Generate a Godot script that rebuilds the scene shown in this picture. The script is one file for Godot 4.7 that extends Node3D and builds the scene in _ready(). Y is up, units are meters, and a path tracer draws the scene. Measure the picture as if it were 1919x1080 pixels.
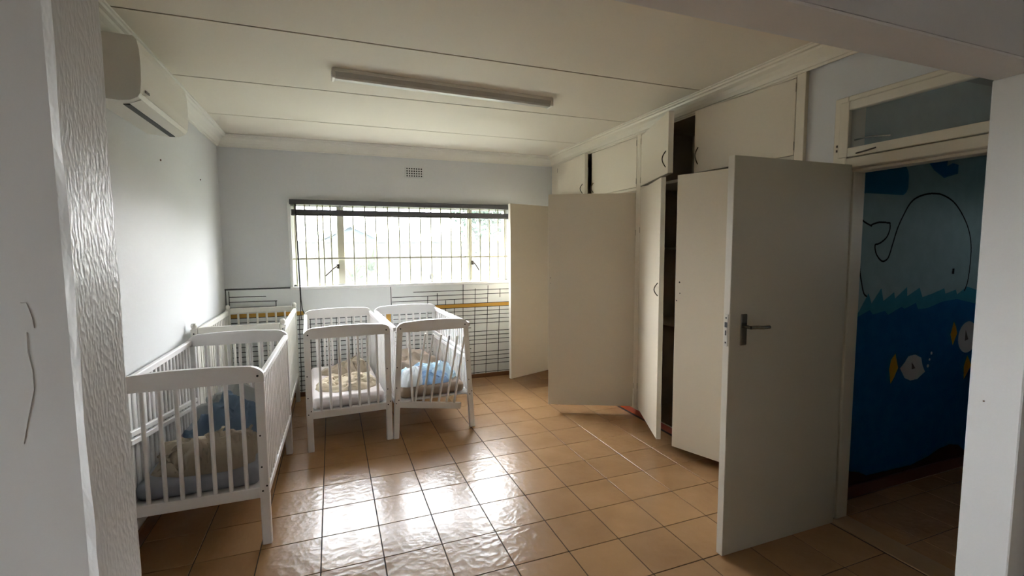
extends Node3D
# A nursery room seen through an open doorway from the next room: cots along the left, built-in cupboards on the right.
# x runs along the back wall, z towards the viewer, y up, metres. The camera stands at x = 0, z = 0.

const WALL_L := -1.015      # face of the left wall
const WALL_R := 2.63        # face of the right wall
const FACE := 2.605         # face of the cupboard frames and the door frame
const BACK := -5.42         # face of the back wall
const CEIL := 2.69
const TILE := 0.3
const TILE_X := -0.1047     # one tile joint along z
const TILE_Z := -3.268      # one tile joint along x

var M := {}
var names := {}

# ---------------------------------------------------------------- mesh helpers
func new_st() -> SurfaceTool:
	var st := SurfaceTool.new()
	st.begin(Mesh.PRIMITIVE_TRIANGLES)
	return st

func tri(st: SurfaceTool, a: Vector3, b: Vector3, c: Vector3, away: Vector3) -> void:
	var n := (b - a).cross(c - a)
	if n.length_squared() < 1e-16:
		return
	n = n.normalized()
	if n.dot((a + b + c) / 3.0 - away) < 0.0:
		var t := b
		b = c
		c = t
		n = -n
	for p in [a, c, b]:
		st.set_normal(n)
		st.add_vertex(p)

func quad(st: SurfaceTool, a: Vector3, b: Vector3, c: Vector3, d: Vector3, away: Vector3) -> void:
	tri(st, a, b, c, away)
	tri(st, a, c, d, away)

# chamfered box
func bx(st: SurfaceTool, c: Vector3, s: Vector3, bev := 0.003, basis := Basis()) -> void:
	var h := s / 2.0
	var b := minf(bev, minf(h.x, minf(h.y, h.z)) * 0.9)
	var pt := func(sx, sy, sz, k):
		var v := Vector3(sx * (h.x - b), sy * (h.y - b), sz * (h.z - b))
		v[k] += [sx, sy, sz][k] * b
		return c + basis * v
	for k in 3:
		var i := (k + 1) % 3
		var j := (k + 2) % 3
		for s0 in [-1, 1]:
			var q := []
			for e in [[-1, -1], [1, -1], [1, 1], [-1, 1]]:
				var g := [0, 0, 0]
				g[k] = s0
				g[i] = e[0]
				g[j] = e[1]
				q.append(pt.call(g[0], g[1], g[2], k))
			quad(st, q[0], q[1], q[2], q[3], c)
	if b <= 0.0:
		return
	for k in 3:
		var i := (k + 1) % 3
		var j := (k + 2) % 3
		for s1 in [-1, 1]:
			for s2 in [-1, 1]:
				var g := [0, 0, 0]
				g[i] = s1
				g[j] = s2
				g[k] = -1
				var a0 = pt.call(g[0], g[1], g[2], i)
				var a1 = pt.call(g[0], g[1], g[2], j)
				g[k] = 1
				var b0 = pt.call(g[0], g[1], g[2], i)
				var b1 = pt.call(g[0], g[1], g[2], j)
				quad(st, a0, a1, b1, b0, c)
	for sx in [-1, 1]:
		for sy in [-1, 1]:
			for sz in [-1, 1]:
				tri(st, pt.call(sx, sy, sz, 0), pt.call(sx, sy, sz, 1), pt.call(sx, sy, sz, 2), c)

# box given by its two corners
func slab(st: SurfaceTool, lo: Vector3, hi: Vector3, bev := 0.0) -> void:
	bx(st, (lo + hi) / 2.0, (hi - lo).abs(), bev)

# box-shaped bar between two points
func bar(st: SurfaceTool, a: Vector3, b: Vector3, w: float, d: float, side := Vector3(0, 0, 1), bev := 0.003) -> void:
	var y := (b - a).normalized()
	var x := y.cross(side).normalized()
	var z := x.cross(y).normalized()
	bx(st, (a + b) / 2.0, Vector3(w, (b - a).length(), d), bev, Basis(x, y, z))

# rounded box with smooth normals
func rbox(st: SurfaceTool, c: Vector3, s: Vector3, r: float, seg := 3, basis := Basis()) -> void:
	var h := s / 2.0
	r = minf(r, minf(h.x, minf(h.y, h.z)))
	var axis := func(hh: float):
		var out := []
		for i in seg + 1:
			out.append(-hh + r * (1.0 - cos(float(i) / seg * PI / 2.0)))
		for i in seg + 1:
			out.append(hh - r * (1.0 - cos(float(seg - i) / seg * PI / 2.0)))
		return out
	for k in 3:
		var i := (k + 1) % 3
		var j := (k + 2) % 3
		var ui = axis.call(h[i])
		var vj = axis.call(h[j])
		for s0 in [-1.0, 1.0]:
			var P := []
			var N := []
			for u in ui:
				for v in vj:
					var p := Vector3()
					p[k] = s0 * h[k]
					p[i] = u
					p[j] = v
					var q := Vector3(clampf(p.x, -h.x + r, h.x - r), clampf(p.y, -h.y + r, h.y - r), clampf(p.z, -h.z + r, h.z - r))
					var n := (p - q).normalized()
					P.append(c + basis * (q + n * r))
					N.append(basis * n)
			var w: int = vj.size()
			for a in ui.size() - 1:
				for b in w - 1:
					var id := [a * w + b, (a + 1) * w + b, (a + 1) * w + b + 1, a * w + b + 1]
					var fl: bool = s0 > 0.0
					for t in [[0, 1, 2], [0, 2, 3]]:
						var o: Array = t if not fl else [t[0], t[2], t[1]]
						for e in o:
							st.set_normal(N[id[e]])
							st.add_vertex(P[id[e]])

# round tube along a path
func tube(st: SurfaceTool, pts: Array, r: float, n := 8, caps := true) -> void:
	var rings := []
	var frames := []
	var ref := Vector3(0, 0, 1)
	for i in pts.size():
		var d: Vector3 = (pts[mini(i + 1, pts.size() - 1)] - pts[maxi(i - 1, 0)]).normalized()
		if absf(d.dot(ref)) > 0.95:
			ref = Vector3(1, 0, 0) if absf(d.x) < 0.9 else Vector3(0, 1, 0)
		var x := d.cross(ref).normalized()
		var y := x.cross(d).normalized()
		ref = y
		var ring := []
		var fr := []
		for k in n:
			var a := TAU * k / n
			var v := x * cos(a) + y * sin(a)
			ring.append(pts[i] + v * r)
			fr.append(v)
		rings.append(ring)
		frames.append(fr)
	for i in pts.size() - 1:
		for k in n:
			var k2 := (k + 1) % n
			var o := [[rings[i][k], frames[i][k]], [rings[i + 1][k], frames[i + 1][k]], [rings[i + 1][k2], frames[i + 1][k2]], [rings[i][k2], frames[i][k2]]]
			var nn: Vector3 = (o[1][0] - o[0][0]).cross(o[2][0] - o[0][0])
			var seq := [0, 2, 1, 0, 3, 2] if nn.dot(o[0][1] + o[2][1]) > 0.0 else [0, 1, 2, 0, 2, 3]
			for e in seq:
				st.set_normal(o[e][1])
				st.add_vertex(o[e][0])
	if caps:
		for e in [0, pts.size() - 1]:
			var inner: Vector3 = pts[1] if e == 0 else pts[pts.size() - 2]
			for k in n:
				tri(st, pts[e], rings[e][k], rings[e][(k + 1) % n], inner)

# polygon in local xy swept from z0 to z1
func prism(st: SurfaceTool, poly: PackedVector2Array, z0: float, z1: float, xf := Transform3D()) -> void:
	var idx := Geometry2D.triangulate_polygon(poly)
	var c := Vector3()
	for t in range(0, idx.size(), 3):
		for zz in [z0, z1]:
			var away := Vector3(poly[idx[t]].x, poly[idx[t]].y, (z0 + z1) / 2.0)
			tri(st, xf * Vector3(poly[idx[t]].x, poly[idx[t]].y, zz), xf * Vector3(poly[idx[t + 1]].x, poly[idx[t + 1]].y, zz), xf * Vector3(poly[idx[t + 2]].x, poly[idx[t + 2]].y, zz), xf * away)
	var cw := Geometry2D.is_polygon_clockwise(poly)
	for i in poly.size():
		var p := poly[i]
		var q := poly[(i + 1) % poly.size()]
		var e := (q - p).normalized()
		var out := Vector2(e.y, -e.x)
		if cw:
			out = -out
		# y-up polygons: is_polygon_clockwise is judged with y down
		var mid := (p + q) / 2.0
		if Geometry2D.is_point_in_polygon(mid + out * 1e-4, poly):
			out = -out
		var away2 := mid - out
		quad(st, xf * Vector3(p.x, p.y, z0), xf * Vector3(q.x, q.y, z0), xf * Vector3(q.x, q.y, z1), xf * Vector3(p.x, p.y, z1), xf * Vector3(away2.x, away2.y, (z0 + z1) / 2.0))

# surface of revolution about y; prof = [[r, y], ...] from bottom to top
func lathe(st: SurfaceTool, prof: Array, n: int, xf := Transform3D()) -> void:
	for i in prof.size() - 1:
		for k in n:
			var q := []
			for e in [[i, k], [i + 1, k], [i + 1, k + 1], [i, k + 1]]:
				var a: float = TAU * e[1] / n
				q.append(xf * Vector3(prof[e[0]][0] * cos(a), prof[e[0]][1], prof[e[0]][0] * sin(a)))
			quad(st, q[0], q[1], q[2], q[3], xf * Vector3(0, (prof[i][1] + prof[i + 1][1]) / 2.0, 0))

# ---------------------------------------------------------------- node helpers
func numbered(called: String) -> String:
	names[called] = names.get(called, -1) + 1
	return called if names[called] == 0 else "%s_%03d" % [called, names[called]]

func tag(o: Node, label: String, category: String, group := "") -> Node:
	o.set_meta("label", label)
	o.set_meta("category", category)
	if group:
		o.set_meta("group", group)
	return o

func thing(called: String, label: String, category: String, at := Vector3.ZERO, turn := 0.0, group := "") -> Node3D:
	var o := Node3D.new()
	o.name = numbered(called)
	add_child(o)
	o.position = at
	o.rotation.y = turn
	tag(o, label, category, group)
	return o

func setting(called: String, label: String, category := "") -> Node3D:
	var o := Node3D.new()
	o.name = called
	add_child(o)
	o.set_meta("kind", "structure")
	o.set_meta("label", label)
	o.set_meta("category", category if category else called.get_slice("_", 0))
	return o

func inst(called: String, mesh: Mesh, mat: Material, parent: Node = self, xf := Transform3D()) -> MeshInstance3D:
	var o := MeshInstance3D.new()
	o.name = numbered(called) if parent == self else called
	o.mesh = mesh
	o.material_override = mat
	o.transform = xf
	parent.add_child(o, true)
	return o

func obj(called: String, st: SurfaceTool, mat: Material, parent: Node = self) -> MeshInstance3D:
	return inst(called, st.commit(), mat, parent)

func struct(called: String, st: SurfaceTool, mat: Material, label: String) -> MeshInstance3D:
	var o := obj(called, st, mat)
	o.set_meta("kind", "structure")
	o.set_meta("label", label)
	o.set_meta("category", called.get_slice("_", 0))
	return o

# ---------------------------------------------------------------- materials
func noise_image(w: int, h: int, seed_: int, freq: float, kind := FastNoiseLite.TYPE_SIMPLEX_SMOOTH, fractal := FastNoiseLite.FRACTAL_FBM, oct := 4, sx := 1.0, sy := 1.0) -> Image:
	# seamless: blend of shifted samples on a torus
	var n := FastNoiseLite.new()
	n.seed = seed_
	n.frequency = freq
	n.noise_type = kind
	n.fractal_type = fractal
	n.fractal_octaves = oct
	var im := Image.create(w, h, false, Image.FORMAT_L8)
	for y in h:
		var ty := float(y) / h
		for x in w:
			var tx := float(x) / w
			var a := n.get_noise_2d(x * sx, y * sy)
			var b := n.get_noise_2d((x - w) * sx, y * sy)
			var c := n.get_noise_2d(x * sx, (y - h) * sy)
			var d := n.get_noise_2d((x - w) * sx, (y - h) * sy)
			var v := lerpf(lerpf(a, b, tx), lerpf(c, d, tx), ty)
			v = clampf(v * 0.7 + 0.5, 0.0, 1.0)
			im.set_pixel(x, y, Color(v, v, v))
	im.generate_mipmaps()
	return im

func tinted(src: Image, lo: Color, hi: Color) -> ImageTexture:
	var im := Image.create(src.get_width(), src.get_height(), false, Image.FORMAT_RGB8)
	for y in src.get_height():
		for x in src.get_width():
			im.set_pixel(x, y, lo.lerp(hi, src.get_pixel(x, y).r))
	im.generate_mipmaps()
	return ImageTexture.create_from_image(im)

func mat(color: Color, rough := 0.6, spec := 0.5) -> StandardMaterial3D:
	var m := StandardMaterial3D.new()
	m.albedo_color = color
	m.roughness = rough
	m.metallic_specular = spec
	return m

func relief(m: StandardMaterial3D, tex: Texture2D, cm: float, scale: Vector3, world := true) -> StandardMaterial3D:
	m.heightmap_enabled = true
	m.heightmap_texture = tex
	m.heightmap_scale = cm
	m.uv1_triplanar = true
	m.uv1_world_triplanar = world
	m.uv1_scale = scale
	return m

func make_materials() -> void:
	var fine := noise_image(256, 256, 3, 0.03)
	var fine_t := ImageTexture.create_from_image(fine)
	var blotch := noise_image(128, 128, 9, 0.02)
	var weave := noise_image(128, 128, 5, 0.25, FastNoiseLite.TYPE_SIMPLEX, FastNoiseLite.FRACTAL_FBM, 2)
	var weave_t := ImageTexture.create_from_image(weave)
	var ridged := noise_image(512, 512, 21, 0.014, FastNoiseLite.TYPE_SIMPLEX_SMOOTH, FastNoiseLite.FRACTAL_RIDGED, 2)
	var ridged_t := ImageTexture.create_from_image(ridged)
	var runs := ImageTexture.create_from_image(noise_image(384, 384, 33, 0.085, FastNoiseLite.TYPE_SIMPLEX_SMOOTH, FastNoiseLite.FRACTAL_RIDGED, 2, 1.0, 0.36))
	M.wall = relief(mat(Color(0.80, 0.805, 0.805), 0.55), fine_t, 0.04, Vector3(2.2, 2.2, 2.2))
	M.pillar = relief(mat(Color(0.80, 0.805, 0.805), 0.5), fine_t, 0.12, Vector3(1.6, 1.6, 1.6))
	M.reveal = relief(mat(Color(0.80, 0.805, 0.805), 0.44), runs, 0.13, Vector3(2.2, 2.2, 2.2))
	M.ceiling = relief(mat(Color(0.85, 0.82, 0.755), 0.7), fine_t, 0.02, Vector3(1, 1, 1))
	M.joint = mat(Color(0.50, 0.45, 0.37), 0.8)
	M.cornice = mat(Color(0.87, 0.86, 0.82), 0.5)
	M.cream = relief(mat(Color(0.86, 0.82, 0.745), 0.42), fine_t, 0.015, Vector3(2, 2, 2))
	M.cream_edge = mat(Color(0.88, 0.86, 0.81), 0.4)
	M.door = relief(mat(Color(0.80, 0.78, 0.71), 0.45), fine_t, 0.02, Vector3(2, 2, 2))  # cream paint of the room door, with its dim light greyed into the colour
	M.frame = relief(mat(Color(0.85, 0.82, 0.75), 0.4), fine_t, 0.02, Vector3(2, 2, 2))
	M.crib = relief(mat(Color(0.91, 0.90, 0.89), 0.38), fine_t, 0.01, Vector3(3, 3, 3), false)
	M.crib_old = relief(mat(Color(0.88, 0.87, 0.83), 0.42), fine_t, 0.01, Vector3(3, 3, 3), false)
	M.screw = mat(Color(0.10, 0.09, 0.09), 0.5)
	M.tiles = []
	for c in [[Color(0.655, 0.51, 0.36), Color(0.735, 0.585, 0.425)], [Color(0.635, 0.49, 0.345), Color(0.715, 0.57, 0.415)], [Color(0.675, 0.525, 0.37), Color(0.75, 0.60, 0.435)]]:
		var m := mat(Color(0.95, 0.94, 0.93), 0.255, 0.5)
		m.albedo_texture = tinted(blotch, c[0], c[1])
		relief(m, ridged_t, 0.15, Vector3(1.3, 1.3, 1.3))
		M.tiles.append(m)
	M.grout = mat(Color(0.20, 0.15, 0.11), 0.9)
	M.skirt = mat(Color(0.45, 0.29, 0.15), 0.35)
	M.plinth = mat(Color(0.62, 0.24, 0.08), 0.4)
	M.panel = mat(Color(0.86, 0.87, 0.86), 0.25)
	M.black = mat(Color(0.05, 0.05, 0.05), 0.5)
	M.yellow = mat(Color(0.74, 0.56, 0.20), 0.4)
	M.white = mat(Color(0.92, 0.92, 0.91), 0.35)
	M.plastic = mat(Color(0.86, 0.85, 0.81), 0.35)
	M.blind = mat(Color(0.32, 0.32, 0.33), 0.45)
	M.steel = mat(Color(0.78, 0.77, 0.70), 0.4)
	M.bars = mat(Color(0.62, 0.61, 0.50), 0.5)
	M.handle_dark = mat(Color(0.30, 0.27, 0.23), 0.3)
	M.handle_dark.metallic = 0.8
	M.hinge = mat(Color(0.66, 0.62, 0.54), 0.4)
	M.hole = mat(Color(0.015, 0.015, 0.015), 0.9)
	M.chrome = mat(Color(0.60, 0.59, 0.56), 0.18)
	M.chrome.metallic = 1.0
	M.pane = mat(Color(0.90, 0.94, 0.97, 0.10), 0.05)
	M.pane.transparency = BaseMaterial3D.TRANSPARENCY_ALPHA
	M.dark_pane = mat(Color(0.70, 0.78, 0.80, 0.12), 0.04)
	M.dark_pane.transparency = BaseMaterial3D.TRANSPARENCY_ALPHA
	var cloth := func(c: Color, rough := 0.95):
		var m := mat(c, rough, 0.2)
		relief(m, weave_t, 0.12, Vector3(9, 9, 9), false)
		m.rim_enabled = true
		m.rim = 0.35
		m.rim_tint = 0.6
		return m
	M.sheet = cloth.call(Color(0.80, 0.77, 0.76))
	M.sheet_grey = cloth.call(Color(0.60, 0.61, 0.64))
	M.sheet_brown = cloth.call(Color(0.60, 0.54, 0.48))
	M.beige = cloth.call(Color(0.63, 0.585, 0.515))
	M.beige_light = cloth.call(Color(0.76, 0.71, 0.62))
	M.blue_grey = cloth.call(Color(0.40, 0.47, 0.54))
	M.pale_grey = cloth.call(Color(0.66, 0.67, 0.66))
	M.baby_blue = cloth.call(Color(0.73, 0.84, 0.91))
	M.mid_blue = cloth.call(Color(0.55, 0.68, 0.83))
	M.fleece = cloth.call(Color(0.88, 0.91, 0.93))
	M.red = cloth.call(Color(0.50, 0.11, 0.13))
	M.dark_green = cloth.call(Color(0.16, 0.19, 0.13))
	M.near_wall = mat(Color(0.80, 0.805, 0.805), 0.6)
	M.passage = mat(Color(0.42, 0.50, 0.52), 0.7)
	M.threshold = mat(Color(0.62, 0.50, 0.36), 0.4)

# ---------------------------------------------------------------- cloth
func crumple(st: SurfaceTool, c: Vector3, rx: float, rz: float, hgt: float, seed_: int, turn := 0.0, fold := 0.05, freq := 5.0, stretch := 2.6, tilt := Vector2.ZERO, boxy := 3.0) -> void:
	var n1 := FastNoiseLite.new()
	n1.seed = seed_
	n1.frequency = 3.2
	n1.noise_type = FastNoiseLite.TYPE_SIMPLEX_SMOOTH
	n1.fractal_octaves = 2
	var n2 := FastNoiseLite.new()
	n2.seed = seed_ + 7
	n2.frequency = freq
	n2.noise_type = FastNoiseLite.TYPE_SIMPLEX_SMOOTH
	n2.fractal_type = FastNoiseLite.FRACTAL_RIDGED
	n2.fractal_octaves = 2
	n2.fractal_gain = 0.4
	var nr := 52
	var na := 132
	var ca := cos(turn)
	var sa := sin(turn)
	var P := []
	for i in nr + 1:
		var r := pow(float(i) / nr, 0.8)
		for k in na:
			var a := TAU * k / na
			var cx := cos(a)
			var cz := sin(a)
			var sq := pow(pow(absf(cx), boxy) + pow(absf(cz), boxy), -1.0 / boxy)
			var rim := 1.0 + 0.16 * n1.get_noise_2d(cx * 0.35 + 9.0, cz * 0.35)
			var x := cx * sq * rx * r * rim
			var z := cz * sq * rz * r * rim
			var env := pow(maxf(0.0, 1.0 - pow(r, 3.4)), 0.55)
			var wx := x + 0.05 * n1.get_noise_2d(x * 2.0 + 3.0, z * 2.0)
			var wz := z + 0.05 * n1.get_noise_2d(x * 2.0, z * 2.0 + 5.0)
			var u := (wx * ca + wz * sa) / stretch
			var v := -wx * sa + wz * ca
			# rounded rolls with sharp valleys between, in two crossing directions
			var bend := 0.16 * n1.get_noise_2d(x * 0.9 + 21.0, z * 0.9) + 0.03 * n2.get_noise_2d(x, z)
			var roll_a := pow(absf(sin((v + bend) * freq * 4.2)), 0.5)
			var roll_b := pow(absf(sin((u * stretch * 0.8 - v * 0.5 - bend * 1.3) * freq * 3.6 + 1.0)), 0.5)
			var blend := smoothstep(-0.25, 0.25, n1.get_noise_2d(x * 1.2 - 7.0, z * 1.2))
			var rid := lerpf(roll_a, roll_b, blend) * (0.75 + 0.25 * n1.get_noise_2d(x * 3.0, z * 3.0 + 31.0))
			var low := 0.62 + 0.55 * n1.get_noise_2d(x + 4.0, z - 2.0)
			var y := env * (hgt * low * (1.0 + tilt.x * x / rx + tilt.y * z / rz) + fold * (rid - 0.35))
			var push := env * fold * 0.5
			x += push * n2.get_noise_2d(u + 11.0, v)
			z += push * n2.get_noise_2d(u, v + 17.0)
			P.append(c + Vector3(x, maxf(y, 0.0) + 0.001, z))
	for i in nr:
		for k in na:
			var k2 := (k + 1) % na
			var a: Vector3 = P[i * na + k]
			var b: Vector3 = P[(i + 1) * na + k]
			var d: Vector3 = P[(i + 1) * na + k2]
			var e: Vector3 = P[i * na + k2]
			st.set_smooth_group(0)
			for p in [a, b, d]:
				st.add_vertex(p)
			if i > 0:
				for p in [a, d, e]:
					st.add_vertex(p)
	for k in na:   # underside
		st.set_smooth_group(-1)
		for p in [c + Vector3(0, 0.001, 0), P[nr * na + (k + 1) % na], P[nr * na + k]]:
			st.add_vertex(p)

func cloth_obj(called: String, m: Material, parent: Node, c: Vector3, rx: float, rz: float, hgt: float, seed_: int, turn := 0.0, fold := 0.05, freq := 5.0, stretch := 2.6, tilt := Vector2.ZERO) -> MeshInstance3D:
	var st := new_st()
	crumple(st, c, rx, rz, hgt, seed_, turn, fold, freq, stretch, tilt)
	st.generate_normals()
	return obj(called, st, m, parent)

func _ready() -> void:
	make_materials()
	camera_and_light()
	shell()
	floor_tiles()
	ceiling_boards()
	back_wall()
	window()
	outside()
	doorway()
	cupboards()
	cribs()
	bedding()
	fittings()

# ---------------------------------------------------------------- camera, sky, exposure
func camera_and_light() -> void:
	var cam := Camera3D.new()
	cam.name = "camera"
	cam.fov = 62.84
	cam.near = 0.02
	cam.far = 300.0
	cam.transform = Transform3D(Basis(Vector3.UP, deg_to_rad(-20.843)) * Basis(Vector3.RIGHT, deg_to_rad(-4.803)) * Basis(Vector3.BACK, deg_to_rad(-0.347)), Vector3(0, 1.568, 0))
	add_child(cam)
	cam.current = true
	var sky_m := ProceduralSkyMaterial.new()   # bright overcast
	sky_m.sky_top_color = Color(0.955, 0.975, 1.0)
	sky_m.sky_horizon_color = Color(1.0, 1.0, 1.0)
	sky_m.ground_horizon_color = Color(0.62, 0.63, 0.60)
	sky_m.ground_bottom_color = Color(0.40, 0.40, 0.36)
	sky_m.sun_angle_max = 0.0
	var sky := Sky.new()
	sky.sky_material = sky_m
	var env := Environment.new()
	env.background_mode = Environment.BG_SKY
	env.sky = sky
	env.background_energy_multiplier = 4.0
	env.tonemap_mode = Environment.TONE_MAPPER_LINEAR
	env.tonemap_exposure = 15.2
	env.sdfgi_enabled = true
	env.ssao_enabled = true
	env.ssil_enabled = true
	var we := WorldEnvironment.new()
	we.name = "world_environment"
	we.environment = env
	add_child(we)

# ---------------------------------------------------------------- room shell
func shell() -> void:
	# left wall
	var st := new_st()
	slab(st, Vector3(WALL_L - 0.2, 0, BACK), Vector3(WALL_L, CEIL + 0.1, -0.90))
	struct("wall_left", st, M.wall, "pale blue-grey painted wall behind the cots")
	# right wall beside and over the doorway, and behind the cupboards
	st = new_st()
	slab(st, Vector3(WALL_R, 0, -2.031), Vector3(2.745, CEIL + 0.1, -1.85))
	slab(st, Vector3(WALL_R, 2.365, -1.85), Vector3(2.745, CEIL + 0.1, -0.90))
	slab(st, Vector3(3.22, 0, BACK), Vector3(3.40, CEIL + 0.1, -2.00))
	slab(st, Vector3(2.745, 0, -2.14), Vector3(3.22, CEIL + 0.1, -2.035))
	struct("wall_right", st, M.wall, "pale blue-grey wall between the cupboards and the door frame")
	# wall with the wide opening through which the room is seen
	st = new_st()
	slab(st, Vector3(-3.0, 0, -0.90), Vector3(-0.316, CEIL + 0.1, -0.768), 0.0)
	slab(st, Vector3(1.986, 0, -0.90), Vector3(3.2, CEIL + 0.1, -0.773), 0.0)
	slab(st, Vector3(-0.316, 2.096, -0.90), Vector3(1.986, CEIL + 0.1, -0.770), 0.0)
	var wf := struct("wall_front", st, M.pillar, "grey-white plastered wall around the wide opening")
	# thick uneven paint on the faces of the opening
	st = new_st()
	reveal_skin(st)
	obj("painted_reveal", st, M.reveal, wf)
	st = new_st()
	bx(st, Vector3(0.835, 2.093, -0.835), Vector3(2.302, 0.008, 0.132), 0.004)
	obj("painted_soffit", st, M.pillar, wf)
	st = new_st()
	bx(st, Vector3(1.983, 1.045, -0.836), Vector3(0.008, 2.09, 0.132), 0.004)
	obj("painted_reveal", st, M.pillar, wf)
	# fine cracks in its plaster
	for line in CRACKS:
		st = new_st()
		var path := []
		for p in line:
			path.append(Vector3(p.x, p.y, -0.7679))
		tube(st, path, 0.0004, 5)
		obj("crack", st, mat(Color(0.62, 0.61, 0.59), 0.9), wf)
	# the next room, where the viewer stands, lit by its own window
	st = new_st()
	slab(st, Vector3(-3.2, 0, -0.90), Vector3(-3.0, CEIL + 0.1, -0.52))
	slab(st, Vector3(-3.2, 0, 0.15), Vector3(-3.0, CEIL + 0.1, 3.0))
	slab(st, Vector3(-3.2, 0, -0.52), Vector3(-3.0, 1.15, 0.15))
	slab(st, Vector3(-3.2, 2.0, -0.52), Vector3(-3.0, CEIL + 0.1, 0.15))
	struct("wall_near_left", st, M.near_wall, "wall of the next room with its window opening")
	st = new_st()
	slab(st, Vector3(2.75, 0, -0.773), Vector3(2.95, CEIL + 0.1, 3.0))
	struct("wall_near_right", st, M.near_wall, "plain right-hand wall of the next room")
	st = new_st()
	slab(st, Vector3(-3.2, 0, 3.0), Vector3(2.95, CEIL + 0.1, 3.2))
	struct("wall_rear", st, M.near_wall, "plain rear wall of the next room")
	st = new_st()
	slab(st, Vector3(-3.2, CEIL, -0.90), Vector3(2.95, CEIL + 0.1, 3.2))
	struct("ceiling_near", st, M.near_wall, "ceiling of the next room")
	st = new_st()
	slab(st, Vector3(-3.2, -0.12, -0.90), Vector3(2.95, 0.0, 3.2))
	struct("floor_near", st, M.tiles[0], "tiled floor of the next room")
	# skirting
	st = new_st()
	slab(st, Vector3(WALL_L, 0, BACK), Vector3(WALL_L + 0.012, 0.085, -0.90), 0.003)
	struct("baseboard_left", st, M.skirt, "brown tile skirting along the left wall")
	st = new_st()
	slab(st, Vector3(WALL_L + 0.012, 0, BACK), Vector3(FACE, 0.05, BACK + 0.014), 0.003)
	struct("baseboard_back", st, M.skirt, "brown skirting below the panelled back wall")
	# plaster cove where walls meet ceiling
	var prof := PackedVector2Array([Vector2(0, 0), Vector2(0, -0.112), Vector2(0.010, -0.112), Vector2(0.013, -0.100), Vector2(0.021, -0.098), Vector2(0.030, -0.074), Vector2(0.048, -0.052), Vector2(0.068, -0.036), Vector2(0.074, -0.024), Vector2(0.090, -0.021), Vector2(0.094, -0.010), Vector2(0.104, -0.009), Vector2(0.104, 0)])
	st = new_st()
	prism(st, prof, -5.42, -0.90, Transform3D(Basis(), Vector3(WALL_L, CEIL, 0)))
	struct("trim_1", st, M.cornice, "white plaster cornice along the left wall")
	st = new_st()
	prism(st, prof, WALL_L + 0.01, FACE - 0.01, Transform3D(Basis(Vector3(0, 0, 1), Vector3(0, 1, 0), Vector3(1, 0, 0)), Vector3(0, CEIL, BACK)))
	struct("trim_2", st, M.cornice, "white plaster cornice along the back wall")
	st = new_st()
	prism(st, prof, -5.42, -0.90, Transform3D(Basis(Vector3(-1, 0, 0), Vector3(0, 1, 0), Vector3(0, 0, 1)), Vector3(FACE + 0.005, CEIL, 0)))
	struct("trim_3", st, M.frame, "cream cornice above the built-in cupboards")

const CRACKS := [[Vector2(-0.3663, 1.5037), Vector2(-0.3608, 1.5035), Vector2(-0.3586, 1.4950), Vector2(-0.3561, 1.4840), Vector2(-0.3553, 1.4711)], [Vector2(-0.3629, 1.4662), Vector2(-0.3636, 1.4406), Vector2(-0.3607, 1.4182), Vector2(-0.3608, 1.3922), Vector2(-0.3682, 1.3595), Vector2(-0.3759, 1.3230)]]

func reveal_skin(st: SurfaceTool) -> void:
	# left face of the opening, with edges that wander a little as hand-plastered corners do
	var n := FastNoiseLite.new()
	n.seed = 4
	n.frequency = 2.2
	n.fractal_octaves = 3
	var ys := 70
	for i in ys:
		var y0 := 2.09 * i / ys
		var y1 := 2.09 * (i + 1) / ys
		var za0 := -0.9 + 0.004 * n.get_noise_1d(y0 * 3.0)
		var za1 := -0.9 + 0.004 * n.get_noise_1d(y1 * 3.0)
		var zb0 := -0.764 + 0.003 * n.get_noise_1d(y0 * 3.0 + 40.0)
		var zb1 := -0.764 + 0.003 * n.get_noise_1d(y1 * 3.0 + 40.0)
		var x0 := -0.310 + 0.002 * n.get_noise_1d(y0 * 2.0 + 80.0)
		var x1 := -0.310 + 0.002 * n.get_noise_1d(y1 * 2.0 + 80.0)
		var away := Vector3(-1, (y0 + y1) / 2.0, -0.83)
		quad(st, Vector3(x0, y0, za0), Vector3(x0, y0, zb0), Vector3(x1, y1, zb1), Vector3(x1, y1, za1), away)
		quad(st, Vector3(x0, y0, zb0), Vector3(-0.321, y0, -0.7672), Vector3(-0.321, y1, -0.7672), Vector3(x1, y1, zb1), Vector3(-0.32, y0, -0.9))
		quad(st, Vector3(x0, y0, za0), Vector3(-0.322, y0, -0.901), Vector3(-0.322, y1, -0.901), Vector3(x1, y1, za1), Vector3(-0.32, y0, -0.8))

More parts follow.
